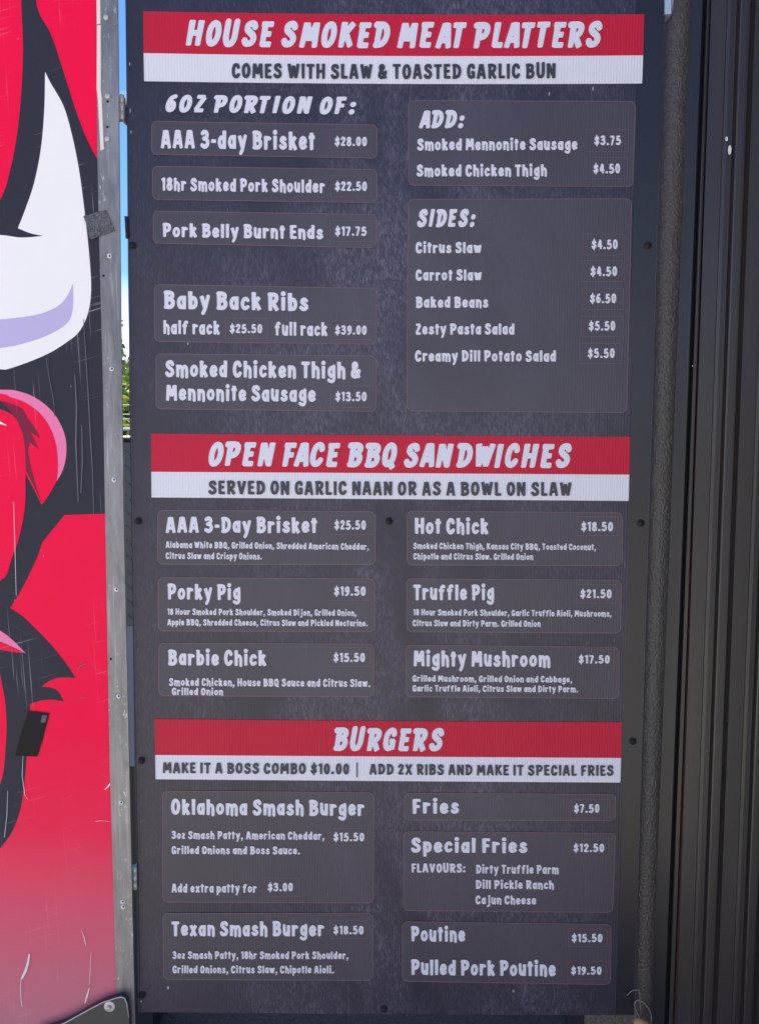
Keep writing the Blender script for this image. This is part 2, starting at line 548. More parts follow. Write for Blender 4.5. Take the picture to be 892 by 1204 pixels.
# ------------------------------------------------------------------ hand-drawn lettering
# strokes on a grid: baseline 0, capital height 1; l = straight strokes, c = curve, o = closed curve, d = dot
ARM = '.09,.9'
GL = {
 'A': "l .1,.02 .27,.95|l .56,.02 .37,.95|l .24,.9 .4,.9|l .2,.3 .48,.3",
 'B': "l .13,.03 .13,.97|c @ .3,.9 .44,.83 .45,.68 .34,.56 .14,.54|c .14,.54 .38,.51 .49,.38 .47,.2 .34,.1 .1,.1",
 'C': "c .49,.73 .43,.87 .3,.9 .18,.78 .13,.5 .17,.22 .29,.1 .42,.13 .5,.25",
 'D': "l .13,.03 .13,.97|c @ .28,.89 .44,.78 .51,.55 .47,.3 .33,.14 .1,.1",
 'E': "l .13,.05 .13,.95|l @ .46,.9|l .1,.51 .42,.51|l .1,.1 .48,.1",
 'F': "l .13,.02 .13,.95|l @ .47,.9|l .1,.49 .42,.49",
 'G': "c .49,.74 .43,.88 .29,.89 .17,.76 .13,.5 .17,.22 .29,.1 .42,.13 .48,.2|l .49,.06 .49,.44|l .34,.42 .53,.42",
 'H': "l .13,.02 .13,.98|l .53,.02 .53,.98|l .1,.5 .53,.5",
 'I': "l .13,.02 .13,.98",
 'J': "c .42,.98 .42,.4 .38,.15 .24,.1 .1,.18",
 'K': "l .13,.02 .13,.98|l .52,.95 .17,.46|l .25,.56 .54,.05",
 'L': "l .13,.05 .13,.98|l .1,.1 .46,.1",
 'M': "l .11,.02 .17,.96|l .19,.94 .39,.3|l .39,.3 .6,.94|l .61,.96 .67,.02",
 'N': "l .13,.02 .13,.97|l .16,.94 .5,.08|l .53,.02 .53,.98",
 'O': "o .33,.9 .19,.8 .13,.52 .18,.2 .31,.1 .46,.2 .53,.5 .47,.8",
 'P': "l .13,.02 .13,.97|c @ .3,.9 .45,.84 .49,.68 .43,.51 .3,.44 .13,.44",
 'Q': "o .33,.9 .19,.8 .13,.52 .18,.2 .31,.1 .46,.2 .53,.5 .47,.8|l .36,.26 .57,-.06",
 'R': "l .13,.02 .13,.97|c @ .3,.9 .45,.84 .48,.69 .42,.54 .3,.47 .13,.47|l .27,.45 .52,.03",
 'S': "c .47,.77 .41,.88 .29,.9 .16,.83 .15,.67 .27,.55 .41,.45 .48,.3 .42,.15 .29,.1 .17,.12 .1,.22",
 'T': "l .05,.9 .56,.9|l .31,.02 .31,.9",
 'U': "c .13,.98 .13,.6 .14,.32 .23,.12 .33,.1 .44,.14 .51,.33 .52,.6 .52,.98",
 'V': "l .09,.97 .29,.06|l .31,.06 .53,.97",
 'W': "l .09,.97 .23,.06|l .25,.06 .4,.85|l .4,.85 .56,.06|l .58,.06 .73,.97",
 'X': "l .09,.97 .53,.03|l .53,.97 .09,.03",
 'Y': "l .09,.97 .31,.5|l .53,.97 .31,.48|l .31,.02 .31,.5",
 'Z': "l .09,.9 .47,.9|l .46,.86 .12,.14|l .09,.1 .51,.1",
 'a': "o .28,.6 .16,.5 .13,.3 .2,.12 .3,.11 .4,.22 .42,.45|l .44,.02 .43,.68",
 'b': "l .13,.02 .13,.98|o .3,.6 .18,.5 .16,.24 .27,.1 .4,.16 .45,.36 .4,.54",
 'c': "c .43,.52 .36,.6 .26,.6 .16,.48 .13,.3 .19,.14 .3,.1 .43,.18",
 'd': "o .28,.6 .16,.5 .13,.3 .2,.12 .3,.11 .4,.22 .42,.45|l .45,.02 .45,.98",
 'e': "c .15,.34 .3,.34 .44,.39 .42,.53 .3,.61 .18,.53 .13,.34 .18,.15 .3,.1 .45,.17",
 'f': "c .43,.87 .34,.91 .25,.85 .22,.7 .22,.5|l .22,.02 .22,.6|l .05,.58 .4,.58",
 'g': "o .28,.6 .16,.5 .13,.32 .2,.14 .3,.13 .4,.24 .42,.45|c .44,.68 .45,.2 .43,-.08 .34,-.19 .22,-.19 .1,-.12",
 'h': "l .13,.02 .13,.98|c .14,.42 .22,.57 .33,.6 .43,.5 .45,.3 .45,.02",
 'i': "l .13,.02 .13,.68|d .13,.88",
 'j': "c .2,.68 .2,.2 .19,-.08 .12,-.19 .0,-.18|d .2,.88",
 'k': "l .13,.02 .13,.98|l .43,.66 .17,.33|l .24,.4 .46,.03",
 'l': "l .13,.02 .13,.98",
 'm': "l .13,.02 .13,.68|c .14,.42 .22,.57 .32,.6 .41,.5 .43,.3 .43,.02|c .44,.42 .52,.57 .62,.6 .71,.5 .73,.3 .73,.02",
 'n': "l .13,.02 .13,.68|c .14,.42 .22,.57 .33,.6 .43,.5 .45,.3 .45,.02",
 'o': "o .3,.6 .18,.52 .13,.34 .18,.16 .3,.1 .42,.18 .47,.36 .42,.54",
 'p': "l .13,-.26 .13,.68|o .3,.6 .18,.5 .16,.24 .27,.1 .4,.16 .45,.36 .4,.54",
 'q': "o .28,.6 .16,.5 .13,.3 .2,.12 .3,.11 .4,.22 .42,.45|l .45,-.26 .45,.68",
 'r': "l .13,.02 .13,.68|c .14,.4 .2,.54 .28,.6 .38,.57",
 's': "c .39,.54 .3,.61 .19,.58 .15,.47 .25,.37 .38,.29 .4,.17 .3,.1 .19,.1 .1,.18",
 't': "l .22,.03 .22,.93|l .06,.66 .4,.66",
 'u': "c .13,.68 .13,.4 .15,.2 .24,.1 .34,.14 .43,.34|l .45,.02 .45,.68",
 'v': "l .09,.67 .25,.06|l .27,.06 .44,.67",
 'w': "l .09,.67 .2,.06|l .22,.06 .34,.6|l .34,.6 .47,.06|l .49,.06 .6,.67",
 'x': "l .09,.67 .43,.03|l .43,.67 .09,.03",
 'y': "l .1,.67 .28,.1|c .47,.67 .36,.25 .28,-.02 .18,-.22",
 'z': "l .09,.6 .38,.6|l .37,.56 .12,.14|l .08,.1 .42,.1",
 '0': "o .29,.9 .17,.78 .13,.5 .17,.22 .28,.1 .39,.2 .44,.5 .4,.8",
 '1': "l .25,.02 .25,.97|l .23,.92 .08,.78",
 '2': "c .11,.74 .17,.87 .29,.9 .4,.8 .38,.62 .26,.4 .11,.13|l .1,.1 .46,.1",
 '3': "c .1,.83 .2,.9 .33,.88 .39,.75 .33,.59 .19,.54|c .19,.54 .34,.5 .43,.36 .38,.17 .24,.09 .08,.17",
 '4': "l .32,.95 .09,.36|l .07,.3 .5,.3|l .36,.02 .36,.8",
 '5': "l .14,.9 .43,.9|l .15,.93 .13,.52|c .13,.52 .27,.59 .39,.52 .43,.34 .36,.16 .22,.09 .08,.16",
 '6': "c .4,.9 .24,.8 .15,.58 .13,.36|o .29,.55 .18,.47 .14,.3 .2,.14 .3,.1 .4,.18 .43,.34 .38,.5",
 '7': "l .07,.9 .45,.9|l .43,.87 .21,.02",
 '8': "o .28,.9 .17,.84 .16,.68 .28,.57 .4,.68 .39,.84|o .28,.53 .16,.44 .13,.26 .2,.12 .3,.1 .41,.17 .44,.32 .39,.46",
 '9': "o .28,.9 .18,.82 .14,.66 .19,.5 .29,.45 .39,.53 .43,.7 .38,.86|c .43,.66 .42,.42 .33,.2 .17,.08",
 '$': "c .43,.7 .37,.8 .26,.82 .15,.74 .15,.62 .26,.53 .38,.44 .43,.32 .37,.2 .26,.16 .15,.19 .09,.28|t .27,-.04 .27,1.04",
 '&': "l .56,.06 .2,.62|c .2,.62 .17,.78 .24,.9 .35,.88 .38,.74 .27,.58 .14,.4 .12,.2 .22,.1 .35,.13 .47,.28 .54,.46",
 '.': "d .13,.12", ',': "d .14,.12|t .16,.1 .08,-.16", ':': "d .13,.14|d .13,.58", '-': "l .08,.42 .34,.42",
 '|': "t .08,-.22 .08,1.06",
}
RES = 60
GX0, GY0, GX1, GY1 = -0.35, -0.5, 1.15, 1.35
gxs = (np.arange(int((GX1 - GX0) * RES)) / RES + GX0)
gys = (np.arange(int((GY1 - GY0) * RES)) / RES + GY0)
PX, PY = np.meshgrid(gxs, gys)


def catmull(p, closed):
    p = np.array(p, float)
    n = len(p)
    out = []
    rngk = range(n) if closed else range(n - 1)
    for k in rngk:
        if closed:
            a, b, c, d = p[(k - 1) % n], p[k], p[(k + 1) % n], p[(k + 2) % n]
        else:
            a, b, c, d = p[max(k - 1, 0)], p[k], p[k + 1], p[min(k + 2, n - 1)]
        for u in np.linspace(0, 1, 7)[:-1]:
            out.append(0.5 * (2 * b + (c - a) * u + (2 * a - 5 * b + 4 * c - d) * u * u + (3 * b - a - 3 * c + d) * u ** 3))
    out.append(p[0] if closed else p[-1])
    return np.array(out)


def glyph_field(ch, w, italic):
    sd = np.full(PX.shape, 9.0)
    for stroke in GL[ch].split('|'):
        kind, pts = stroke.split(' ', 1)
        pts = pts.replace('@', '-.01,.9' if italic else ARM)
        p = [tuple(float(q) for q in xy.split(',')) for xy in pts.split()]
        if ch.islower():        # tall small letters with open bowls
            p = [(a, b * 1.07 if 0 < b <= 0.7 else (0.94 if kind == 'd' else b)) for a, b in p]
        if kind == 'd':
            d = np.hypot(PX - p[0][0], (PY - p[0][1])) - w * 0.6
            sd = np.minimum(sd, d)
            continue
        q = catmull(p, kind == 'o') if kind in 'co' else np.array(p, float)
        hw = w / 2 * (0.62 if kind == 't' else (0.88 if ch.islower() and kind in 'co' else 1.0))
        for a, b in zip(q[:-1], q[1:]):
            ab = b - a
            L2 = max(1e-9, ab @ ab)
            u = np.clip(((PX - a[0]) * ab[0] + (PY - a[1]) * ab[1]) / L2, 0, 1)
            r = hw
            if kind == 'l' and abs(ab[1]) > 0.5:           # stems swell towards the top, as a loaded brush does
                yy = a[1] + u * ab[1]
                r = hw * (0.90 + 0.18 * yy)
            elif kind == 'l' and abs(ab[1]) < 0.05:
                r = hw * 0.88
            dx, dy = PX - (a[0] + u * ab[0]), PY - (a[1] + u * ab[1])
            if kind == 'l':
                ln = math.sqrt(L2)
                tx, ty = ab / ln
                al = (PX - a[0]) * tx + (PY - a[1]) * ty
                pe = np.abs((PX - a[0]) * -ty + (PY - a[1]) * tx)
                ex = np.maximum(-al, al - ln) - hw * 0.25
                rr = hw * 0.45
                qx, qy = ex + rr, pe - r + rr
                d = np.hypot(np.maximum(qx, 0), np.maximum(qy, 0)) + np.minimum(np.maximum(qx, qy), 0) - rr
            else:
                d = np.hypot(dx, dy) - r
            sd = np.minimum(sd, d)
    return -sd


SEG = {1: 'BL', 2: 'RB', 3: 'RL', 4: 'TR', 5: 'BLTR', 6: 'TB', 7: 'TL', 8: 'LT', 9: 'BT', 10: 'RBLT', 11: 'RT', 12: 'LR', 13: 'BR', 14: 'LB'}


def contour(g):
    ny, nx = g.shape
    ins = g > 0
    code = (ins[:-1, :-1] * 1 + ins[:-1, 1:] * 2 + ins[1:, 1:] * 4 + ins[1:, :-1] * 8)
    nxt = {}
    for j, i in zip(*np.nonzero((code > 0) & (code < 15))):
        s = SEG[int(code[j, i])]
        e = {'B': ('h', i, j), 'T': ('h', i, j + 1), 'L': ('v', i, j), 'R': ('v', i + 1, j)}
        for k in range(0, len(s), 2):
            nxt[e[s[k]]] = e[s[k + 1]]

    def pos(k):
        t_, i, j = k
        if t_ == 'h':
            a, b = g[j, i], g[j, i + 1]
            return (i + a / (a - b), j)
        a, b = g[j, i], g[j + 1, i]
        return (i, j + a / (a - b))
    loops = []
    while nxt:
        s0 = next(iter(nxt))
        k, lp = s0, []
        while k in nxt:
            lp.append(pos(k))
            k = nxt.pop(k)
        if len(lp) > 6:
            loops.append(np.array(lp))
    return loops


def simplify(lp, eps):
    def rdp(p):
        a, b = p[0], p[-1]
        ab = b - a
        L = np.hypot(*ab)
        if L < 1e-9:
            d = np.hypot(*(p - a).T)
        else:
            d = np.abs(ab[0] * (p[:, 1] - a[1]) - ab[1] * (p[:, 0] - a[0])) / L
        k = int(np.argmax(d))
        if d[k] > eps and 0 < k < len(p) - 1:
            return np.vstack([rdp(p[:k + 1])[:-1], rdp(p[k:])])
        return np.array([a, b])
    h = len(lp) // 2
    c = np.vstack([lp, lp[:1]])
    return np.vstack([rdp(c[:h + 1])[:-1], rdp(c[h:])[:-1]])


GCACHE = {}


def glyph(ch, w, italic, small):
    key = (ch, w, italic, small)
    if key not in GCACHE:
        loops = [simplify(l, 0.35 if small else 0.22) / RES + np.array([GX0, GY0]) for l in contour(glyph_field(ch, w, italic))]
        if italic:
            loops = [np.column_stack([l[:, 0] + 0.2 * l[:, 1], l[:, 1]]) for l in loops]
        x0 = min(l[:, 0].min() for l in loops)
        x1 = max(l[:, 0].max() for l in loops)
        if italic:   # width without the lean
            x1 -= 0.14
        pts = np.vstack(loops)
        ed, k0 = [], 0
        for l in loops:
            ed += [(k0 + q, k0 + (q + 1) % len(l)) for q in range(len(l))]
            k0 += len(l)
        cv, _, cf, *_r = delaunay_2d_cdt([Vector((a, b)) for a, b in pts], ed, [], 0, 1e-7)
        pts = np.array([(p.x, p.y) for p in cv])
        tri = []
        for f in cf:
            c = pts[list(f)].mean(axis=0)
            inside = False
            for l in loops:
                m_ = np.roll(l, -1, axis=0)
                hit = ((l[:, 1] > c[1]) != (m_[:, 1] > c[1]))
                with np.errstate(divide='ignore', invalid='ignore'):
                    xi = l[:, 0] + (c[1] - l[:, 1]) / (m_[:, 1] - l[:, 1]) * (m_[:, 0] - l[:, 0])
                if np.count_nonzero(hit & (c[0] < xi)) % 2:
                    inside = not inside
            if inside:
                tri.append(tuple(f))
        GCACHE[key] = (pts, tri, x0, x1)
    return GCACHE[key]


def text_mesh(mb, txt, xl, xr, cap, bl, br, y, style='n', bmid=None):
    """set a line of lettering: from xl to xr (photo pixels), baseline bl -> br, on the plane y"""
    italic = style == 'i'
    w = {'n': 0.24, 'i': 0.265, 'c': 0.225, 's': 0.222, 'p': 0.215}[style]
    small = cap < 10
    gap, space = {'n': (0.075, 0.22), 'i': (0.15, 0.22), 'c': (0.085, 0.24), 's': (0.075, 0.24), 'p': (0.085, 0.2)}[style]
    x, items = 0.0, []
    for k, ch in enumerate(txt):
        if ch == ' ':
            x += space
            continue
        g = glyph(ch, w, italic, small)
        if k:
            x += {'FA': -0.2, 'AT': 0.04, 'TT': 0.03, 'LA': 0.0, 'ND': 0.06, 'DW': 0.08, 'WI': -0.12, 'SA': -0.08}.get(txt[k - 1:k + 1], 0) if italic else 0
        items.append((g, x - g[2], k, ch))
        x += g[3] - g[2] + gap
    last = items[-1]
    nat = (last[1] + last[0][0][:, 0].max())
    want = (xr - xl) / cap
    hs = min(1.1, max(0.62 if italic else 0.80, want / nat * (0.95 if italic else 0.95)))
    track = (want / hs - nat) / max(1, len(txt) - 1)
    for g, ox, k, ch in items:
        jit = 0.012 * math.sin(k * 2.3 + len(txt))
        vs = []
        for (u, v) in g[0]:
            px = xl + (u + ox + k * track) * hs * cap
            fr = (px - xl) / max(1, xr - xl)
            b = bl + (br - bl) * fr
            if bmid is not None:
                b += (bmid - (bl + br) / 2) * 4 * fr * (1 - fr)
            vs.append(at(px, b - (v + jit) * cap, y - 0.00012 * (k % 2)))
        fs = []
        for a, b_, c_ in g[1]:
            A, B, C_ = vs[a], vs[b_], vs[c_]
            cr = (B.x - A.x) * (C_.z - A.z) - (B.z - A.z) * (C_.x - A.x)
            fs.append((a, b_, c_) if cr > 0 else (a, c_, b_))
        mb.add(vs, fs)


# ------------------------------------------------------------------ setting: ground
mb = MB()
mb.add([(-900, -900, 0), (900, -900, 0), (900, 900, 0), (-900, 900, 0)], [(0, 1, 2, 3)])
g = mb.build('ground', M['asphalt'])
tag(g, 'dark coarse asphalt lot under and behind the menu board', kind='structure')

# unseen pale concrete forecourt added to bounce warm light onto the board
mb = MB()
mb.box((-14, -16, -0.05), (14, -0.25, 0.005))
g = mb.build('bounce_slab', M['concrete'])
tag(g, 'pale concrete forecourt added out of view in front of the menu board to bounce light', kind='structure')

# ------------------------------------------------------------------ corrugated building on the right
YW = 0.05
WT = 3.0
wall = thing('corrugated_building', 'dark bronze building clad in vertical corrugated metal right of the menu board', 'building', (1.9, 1.2, 0))
# cladding profile along x (metres from the first rib) and depth
mb = MB()
x0 = at(832, 5, YW).x
xr0 = at(792, 1190, YW).x
per = 0.0665
prof = [(0.000, 0.0), (0.0235, 0.0), (0.0250, 0.0012), (0.0305, 0.0008), (0.0325, 0.013), (0.0435, 0.013), (0.0465, 0.006), (0.0485, 0.005), (0.0575, 0.005), (0.0590, 0.012), (0.0640, 0.012)]
xs = []
k = 0
# ribs start a little left of the visible edge, behind the trim
XS = at(815.5, 600, YW).x
while XS + k * per < 3.2:
    xs += [(XS + k * per + a, YW + b) for a, b in prof]
    k += 1
# the cladding leans as the photograph's ribs do
def lean(x, z):
    return x
vs, fs = [], []
for (x, y) in xs:
    vs += [(x, y, 0.02), (x, y, WT)]
for q in range(len(xs) - 1):
    fs.append((2 * q, 2 * q + 2, 2 * q + 3, 2 * q + 1))
mb.add(vs, fs)
xe = xs[-1][0]
# sides, back and top close the building
mb.add([(XS, YW + 0.024, 0.02), (XS, 2.4, 0.02), (XS, 2.4, WT), (XS, YW + 0.024, WT)], [(0, 1, 2, 3)])
mb.add([(xe, YW + 0.02, 0.02), (xe, 2.4, 0.02), (xe, 2.4, WT), (xe, YW + 0.02, WT)], [(3, 2, 1, 0)])
mb.add([(XS, 2.4, 0.02), (xe, 2.4, 0.02), (xe, 2.4, WT), (XS, 2.4, WT)], [(0, 1, 2, 3)])
mb.build('wall', M['clad'], wall)
mb = MB()
mb.box((1.06, -1.25, 0.02), (1.24, YW - 0.002, WT))  # unseen wing wall, added to darken the board's lower right
mb.build('shade_wall', M['clad_trim'], wall)
mb = MB()
mb.box((XS - 0.005, 0.055, WT + 0.002), (xe + 0.05, 2.45, WT + 0.05))
mb.build('roof', M['clad_trim'], wall)


def strip(mb, top_l, top_r, bot_l, bot_r, y, depth, mi=0, ytop=-700, ybot=1290, bow=0.0, n=1):
    """vertical strip whose edges run through the photo pixels at rows 5 and 1190"""
    def xx(a, b, yy):
        return a + (b - a) * (yy - 5) / 1185
    rows = [ytop + (ybot - ytop) * q / n for q in range(n + 1)]
    L = [at(xx(top_l, bot_l, r_), r_, y) for r_ in rows]
    Rr = [at(xx(top_r, bot_r, r_), r_, y) for r_ in rows]
    mb.slab(L + Rr[::-1], depth, mi)


# channel trim at the cladding's edge: a flat face, a slot with its shade painted in, a thin sealant line
mb = MB()
strip(mb, 811, 825.5, 765, 781, 0.052, 0.03)
mb.build('edge_trim', M['clad_trim'], wall)
mb = MB()
strip(mb, 824.5, 846, 780, 800, 0.0665, 0.006)
mb.build('slot_shade', M['void'], wall)  # near-black sheet: the slot's shade put into its colour
mb = MB()
strip(mb, 831.0, 835.0, 786.5, 791, 0.056, 0.03)
mb.build('channel_lip', M['clad'], wall)
mb = MB()
strip(mb, 838.2, 842.6, 793.2, 796.2, 0.055, 0.028)
mb.build('sealant_line', M['red_line'], wall)
for (px, py, rx, rz) in ((857.6, 175.3, 1.9, 5.2), (854, 162.5, 1.4, 2.6), (814, 430, .5, .8)):
    c0 = at(px, py, YW - 0.0006)
    pts = []
    for q in range(12):
        w = 2 * math.pi * q / 12
        pts.append(c0 + Vector((rx * 0.00134 * math.cos(w), 0, rz * 0.00134 * math.sin(w) * (1.15 if math.sin(w) < 0 else .9))))
    mb = MB()
    mb.slab(pts, 0.0004)
    mb.build('bird_dropping', M['bird_mark'], wall)

# ------------------------------------------------------------------ textured post
post = thing('corner_post', 'black post with rough hammered coating between menu board and corrugated wall', 'post', (0.44, 0.04, 0))
mb = MB()
YP = 0.020
rows = [-700 + 2040 * q / 100 for q in range(101)]
prof = [(-1.6, 0.05), (0.05, 0.022), (0.12, 0.008), (0.26, 0.0), (0.62, 0.0), (0.97, 0.0015), (1.0, 0.006), (1.03, 0.045)]
vs, fs = [], []
for r_ in rows:
    a = 781 + (743 - 781) * (r_ - 5) / 1185 - 3
    b = 813 + (767 - 813) * (r_ - 5) / 1185
    p, q = at(a, r_, YP), at(b, r_, YP)
    zz = (p.z + q.z) / 2
    for (u, d) in prof:
        vs.append((p.x + (q.x - p.x) * u, YP + d, zz))
npf = len(prof)
for k in range(len(rows) - 1):
    for j in range(npf - 1):
        fs.append(((k + 1) * npf + j, (k + 1) * npf + j + 1, k * npf + j + 1, k * npf + j))
zb = min(v[2] for v in vs)
# carry the post down to the ground
base_i = (len(rows) - 1) * npf
bot = [(v[0], v[1], 0.0) for v in vs[base_i:base_i + npf]]
b0 = len(vs)
vs += bot
for j in range(npf - 1):
    fs.append((b0 + j, b0 + j + 1, base_i + j + 1, base_i + j))
mb.add(vs, fs, 0, True)
mb.build('post_body', M['coating'], post)
mb = MB()
a, b = at(781.5, -30, 0.012), at(793, 15.6, 0.012)
mb.slab([at(781.4, -40, -0.004), at(789.5, -40, -0.004), at(788.8, 16, -0.004), at(781.6, 16, -0.004)], 0.022)
mb.slab([at(789.8, -40, -0.0), at(795, -40, -0.0), at(790.0, 15, -0.0)], 0.018)
mb.build('bracket', M['pale_steel'], post)

# ------------------------------------------------------------------ trailer door with the painted graphic
YD = -0.010
door = thing('trailer_door', 'scratched red, black and white painted trailer door edged with worn aluminium, left of the menu board', 'door', (at(60, 600, YD).x, 0, 0))


def pp(pts, y, sub=False):
    return [at(a, b, y) for a, b in pts]


def smooth(pts, n=5):
    """rounded outline through the points; a point given with a third value stays a sharp corner"""
    out = []
    N = len(pts)
    for k in range(N):
        a, b, c, d = pts[(k - 1) % N], pts[k], pts[(k + 1) % N], pts[(k + 2) % N]
        P0 = np.array(a[:2], float) if len(b) == 2 else np.array(b[:2], float)
        P1, P2 = np.array(b[:2], float), np.array(c[:2], float)
        P3 = np.array(d[:2], float) if len(c) == 2 else P2
        for u in np.linspace(0, 1, n + 1)[:-1]:
            out.append(tuple(0.5 * (2 * P1 + (P2 - P0) * u + (2 * P0 - 5 * P1 + 4 * P2 - P3) * u * u + (3 * P1 - P0 - 3 * P2 + P3) * u ** 3)))
    return out


LX = -260
mb = MB()
mb.slab(pp([(LX, -700), (112, -700), (118, -60), (118, 5), (139, 1190), (141, 1300), (LX, 1300)], YD), 0.010, 0, (), 1)
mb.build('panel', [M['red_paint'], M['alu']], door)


def vinyl(name, pts, mat, layer, label=None, sm=True):
    mb = MB()
    y = YD - 0.0004 * layer
    mb.slab(pp(smooth(pts) if sm else pts, y), 0.0003)
    o = mb.build(name, mat, door)
    if label:
        o['label'] = label
    return o


# big black field
vinyl('black_field', [
    (24, -60, 1), (40, -60, 1), (43, 5), (60, 40), (75, 85), (90, 132), (103, 165), (114.5, 187, 1), (116.5, 190, 1), (119.5, 300, 1), (126, 604, 1),
    (75.7, 605.6, 1), (49.4, 638, 1), (42, 659), (25.4, 693), (11.9, 715, 1), (25.4, 724), (42, 739.5), (62, 760.7), (79, 782), (88.4, 797.4, 1),
    (70.6, 796.8), (58, 801), (48.6, 808, 1), (60.7, 809), (69, 814), (74.8, 825.4, 1), (62, 823), (48, 824), (35.3, 828, 1),
    (34, 859), (31.5, 888), (28, 926), (23, 955), (13.5, 979.5), (0, 998, 1), (-60, 1060, 1), (-60, 930, 1), (0, 923, 1), (4, 907), (6.5, 880), (7.6, 851),
    (5.6, 823), (0, 793, 1), (-60, 760, 1), (-60, 690, 1), (0, 683), (14, 656), (22.6, 631), (28, 605), (30, 580), (29, 540), (20, 500), (0, 470, 1), (-60, 440, 1),
    (-60, 240, 1), (0, 235, 1), (8, 215), (18, 170), (24, 120), (27, 60), (25, 5)], M['black_paint'], 1)
# tusk-like white shape
vinyl('white_shape', [
    (53, 84, 1), (60, 98), (75, 125), (85, 160), (93, 200), (99, 245), (104, 290), (107, 330), (106, 355), (101, 375), (92, 391), (80, 401), (61.5, 413), (40, 423),
    (18, 431), (6.5, 434.5, 1), (-60, 430, 1), (-60, 274, 1), (0, 276), (25, 279), (51, 277, 1), (36, 274), (21, 268, 1), (30, 245), (40, 215), (48, 175), (52, 130)], M['white_paint'], 2)
vinyl('lilac_band', [
    (85.4, 333, 1), (80.5, 345), (70.7, 357.6), (55, 366), (37, 371), (0, 375.4), (-60, 378, 1), (-60, 412, 1), (0, 409), (31, 402.7), (55, 394.4), (74, 383.7), (83, 373), (86, 355)], M['lilac_paint'], 3)
# pink rim and red lobe
vinyl('pink_rim', [
    (-60, 456, 1), (0, 458), (18, 459), (40, 466.7), (60, 482), (72, 500.5), (77.4, 517.4), (77.7, 535.8), (73.8, 552.7), (66.5, 566, 1), (60, 540, 1), (50, 500), (20, 475), (-60, 470, 1)], M['pink_paint'], 2)
vinyl('red_lobe', [
    (-60, 461, 1), (0, 463), (12, 466.7), (29, 473), (46, 485), (58.4, 502), (66, 523.5), (68, 548), (66.5, 566, 1), (58, 581), (49, 593.6, 1), (43, 581), (37, 569.6), (29.8, 556, 1),
    (30, 585), (28, 605), (22.6, 631), (14, 656), (1, 682), (-60, 740, 1)], M['red_paint'], 3)
vinyl('maroon_shade', [
    (-10, 469, 1), (8, 473), (25, 480), (33, 492), (42, 505), (46.5, 515, 1), (36, 508, 1), (41, 519), (45.5, 528, 1), (35, 520, 1), (33, 532), (38, 556), (48, 590, 1),
    (41, 574), (30, 553, 1), (29, 525), (24, 503), (12, 485), (-10, 476, 1)], M['maroon_paint'], 4)
vinyl('black_spike', [(-10, 468, 1), (2, 473), (17.5, 490.5, 1), (8, 484), (-10, 478, 1)], M['black_paint'], 5)
vinyl('white_spike', [(-10, 489, 1), (8.5, 500.5, 1), (-10, 496, 1)], M['white_paint'], 5)
vinyl('pink_spike', [(-60, 715, 1), (0, 741.5), (30.5, 768.6, 1), (0, 754.5), (-60, 735, 1)], M['pink_paint'], 2)
vinyl('red_spike', [(-60, 737, 1), (0, 755.3), (27.5, 768.0, 1), (17, 766.8), (0, 764), (-60, 755, 1)], M['red_paint'], 2)

# aluminium edge trim
mb = MB()
mb.slab(pp([(107, -700), (127, -700), (137.4, -60), (138.3, 5), (141.2, 300), (145, 600), (151.8, 900), (158.4, 1190), (161, 1300), (141, 1300), (136.8, 1170), (132, 1000), (129, 900), (123.4, 600), (121, 450), (117, 300), (114.6, 190), (113.6, 60), (113, -60)], YD - 0.004), 0.0035)
trim = mb.build('edge_trim', M['alu'], door)
M['rivet'] = nmat('rivet_metal', (0.72, 0.68, 0.64), 0.5, 0.2)
for (px, py) in ((125, 20), (127, 112.7), (126.5, 163)):
    mb = MB()
    mb.dome(at(px, py, YD - 0.004), 0.0042, 0.0028)
    mb.build('screw_head', M['steel'], trim)
for (px, py) in ((129, 300.7), (131.5, 433.5), (134.3, 564), (137.2, 693), (139.8, 818.8), (142.6, 943.8), (144.5, 1060.5), (144.9, 1066.5)):
    mb = MB()
    mb.dome(at(px, py, YD - 0.004), 0.0036, 0.0016, flat=True)
    mb.dome(at(px, py, YD - 0.0056), 0.0015, 0.0003, flat=True, mi=1)
    mb.build('rivet', [M['rivet'], M['void']], trim)
for (px, py) in ((126.7, 119), (126.3, 149), (121.7, 324), (130.4, 775)):
    mb = MB()
    mb.dome(at(px, py, YD - 0.0041), 0.0018, 0.0003, flat=True)
    mb.build('screw_hole', M['void'], trim)
# cream strip
mb = MB()
mb.slab(pp([(112.8, -60), (117.2, -60), (118.0, 27), (113.8, 28)], YD - 0.0045), 0.003)
mb.slab(pp([(113.9, 29.2), (118.3, 28.8), (118.4, 104), (119.5, 115), (122, 175), (118, 176.5), (115.2, 118), (113.6, 104)], YD - 0.0045), 0.003)
mb.build('seal_strip', M['cream'], door)
# tapes
mb = MB()
mb.slab(pp([(97.8, 253.5), (104, 252.5), (112, 249.5), (124.5, 246.5), (129, 256), (135.4, 271), (126, 274.5), (107.5, 281), (105, 279), (102.5, 266)], YD - 0.0052), 0.0006)
mb.build('cloth_tape', M['cloth_tape'], door)
mb = MB()
mb.slab(pp([(33.3, 836.3), (45, 837.2), (57.9, 839), (51, 866), (43.8, 890), (30, 889.3), (17.5, 889), (24, 865)], YD - 0.0016), 0.0006)
tp = mb.build('black_tape', M['black_tape'], door)
mb = MB()
mb.slab(pp([(49.5, 841), (55.5, 841.5), (53, 850), (47.5, 849.5)], YD - 0.0020), 0.0003)
mb.build('tape_end', M['tape_label'], tp)
# small damage on the paint: dents and torn flecks
M['torn'] = nmat('torn_vinyl', (0.74, 0.68, 0.68), 0.7)
M['rubbed'] = nmat('rubbed_vinyl', (0.12, 0.12, 0.145), 0.7)


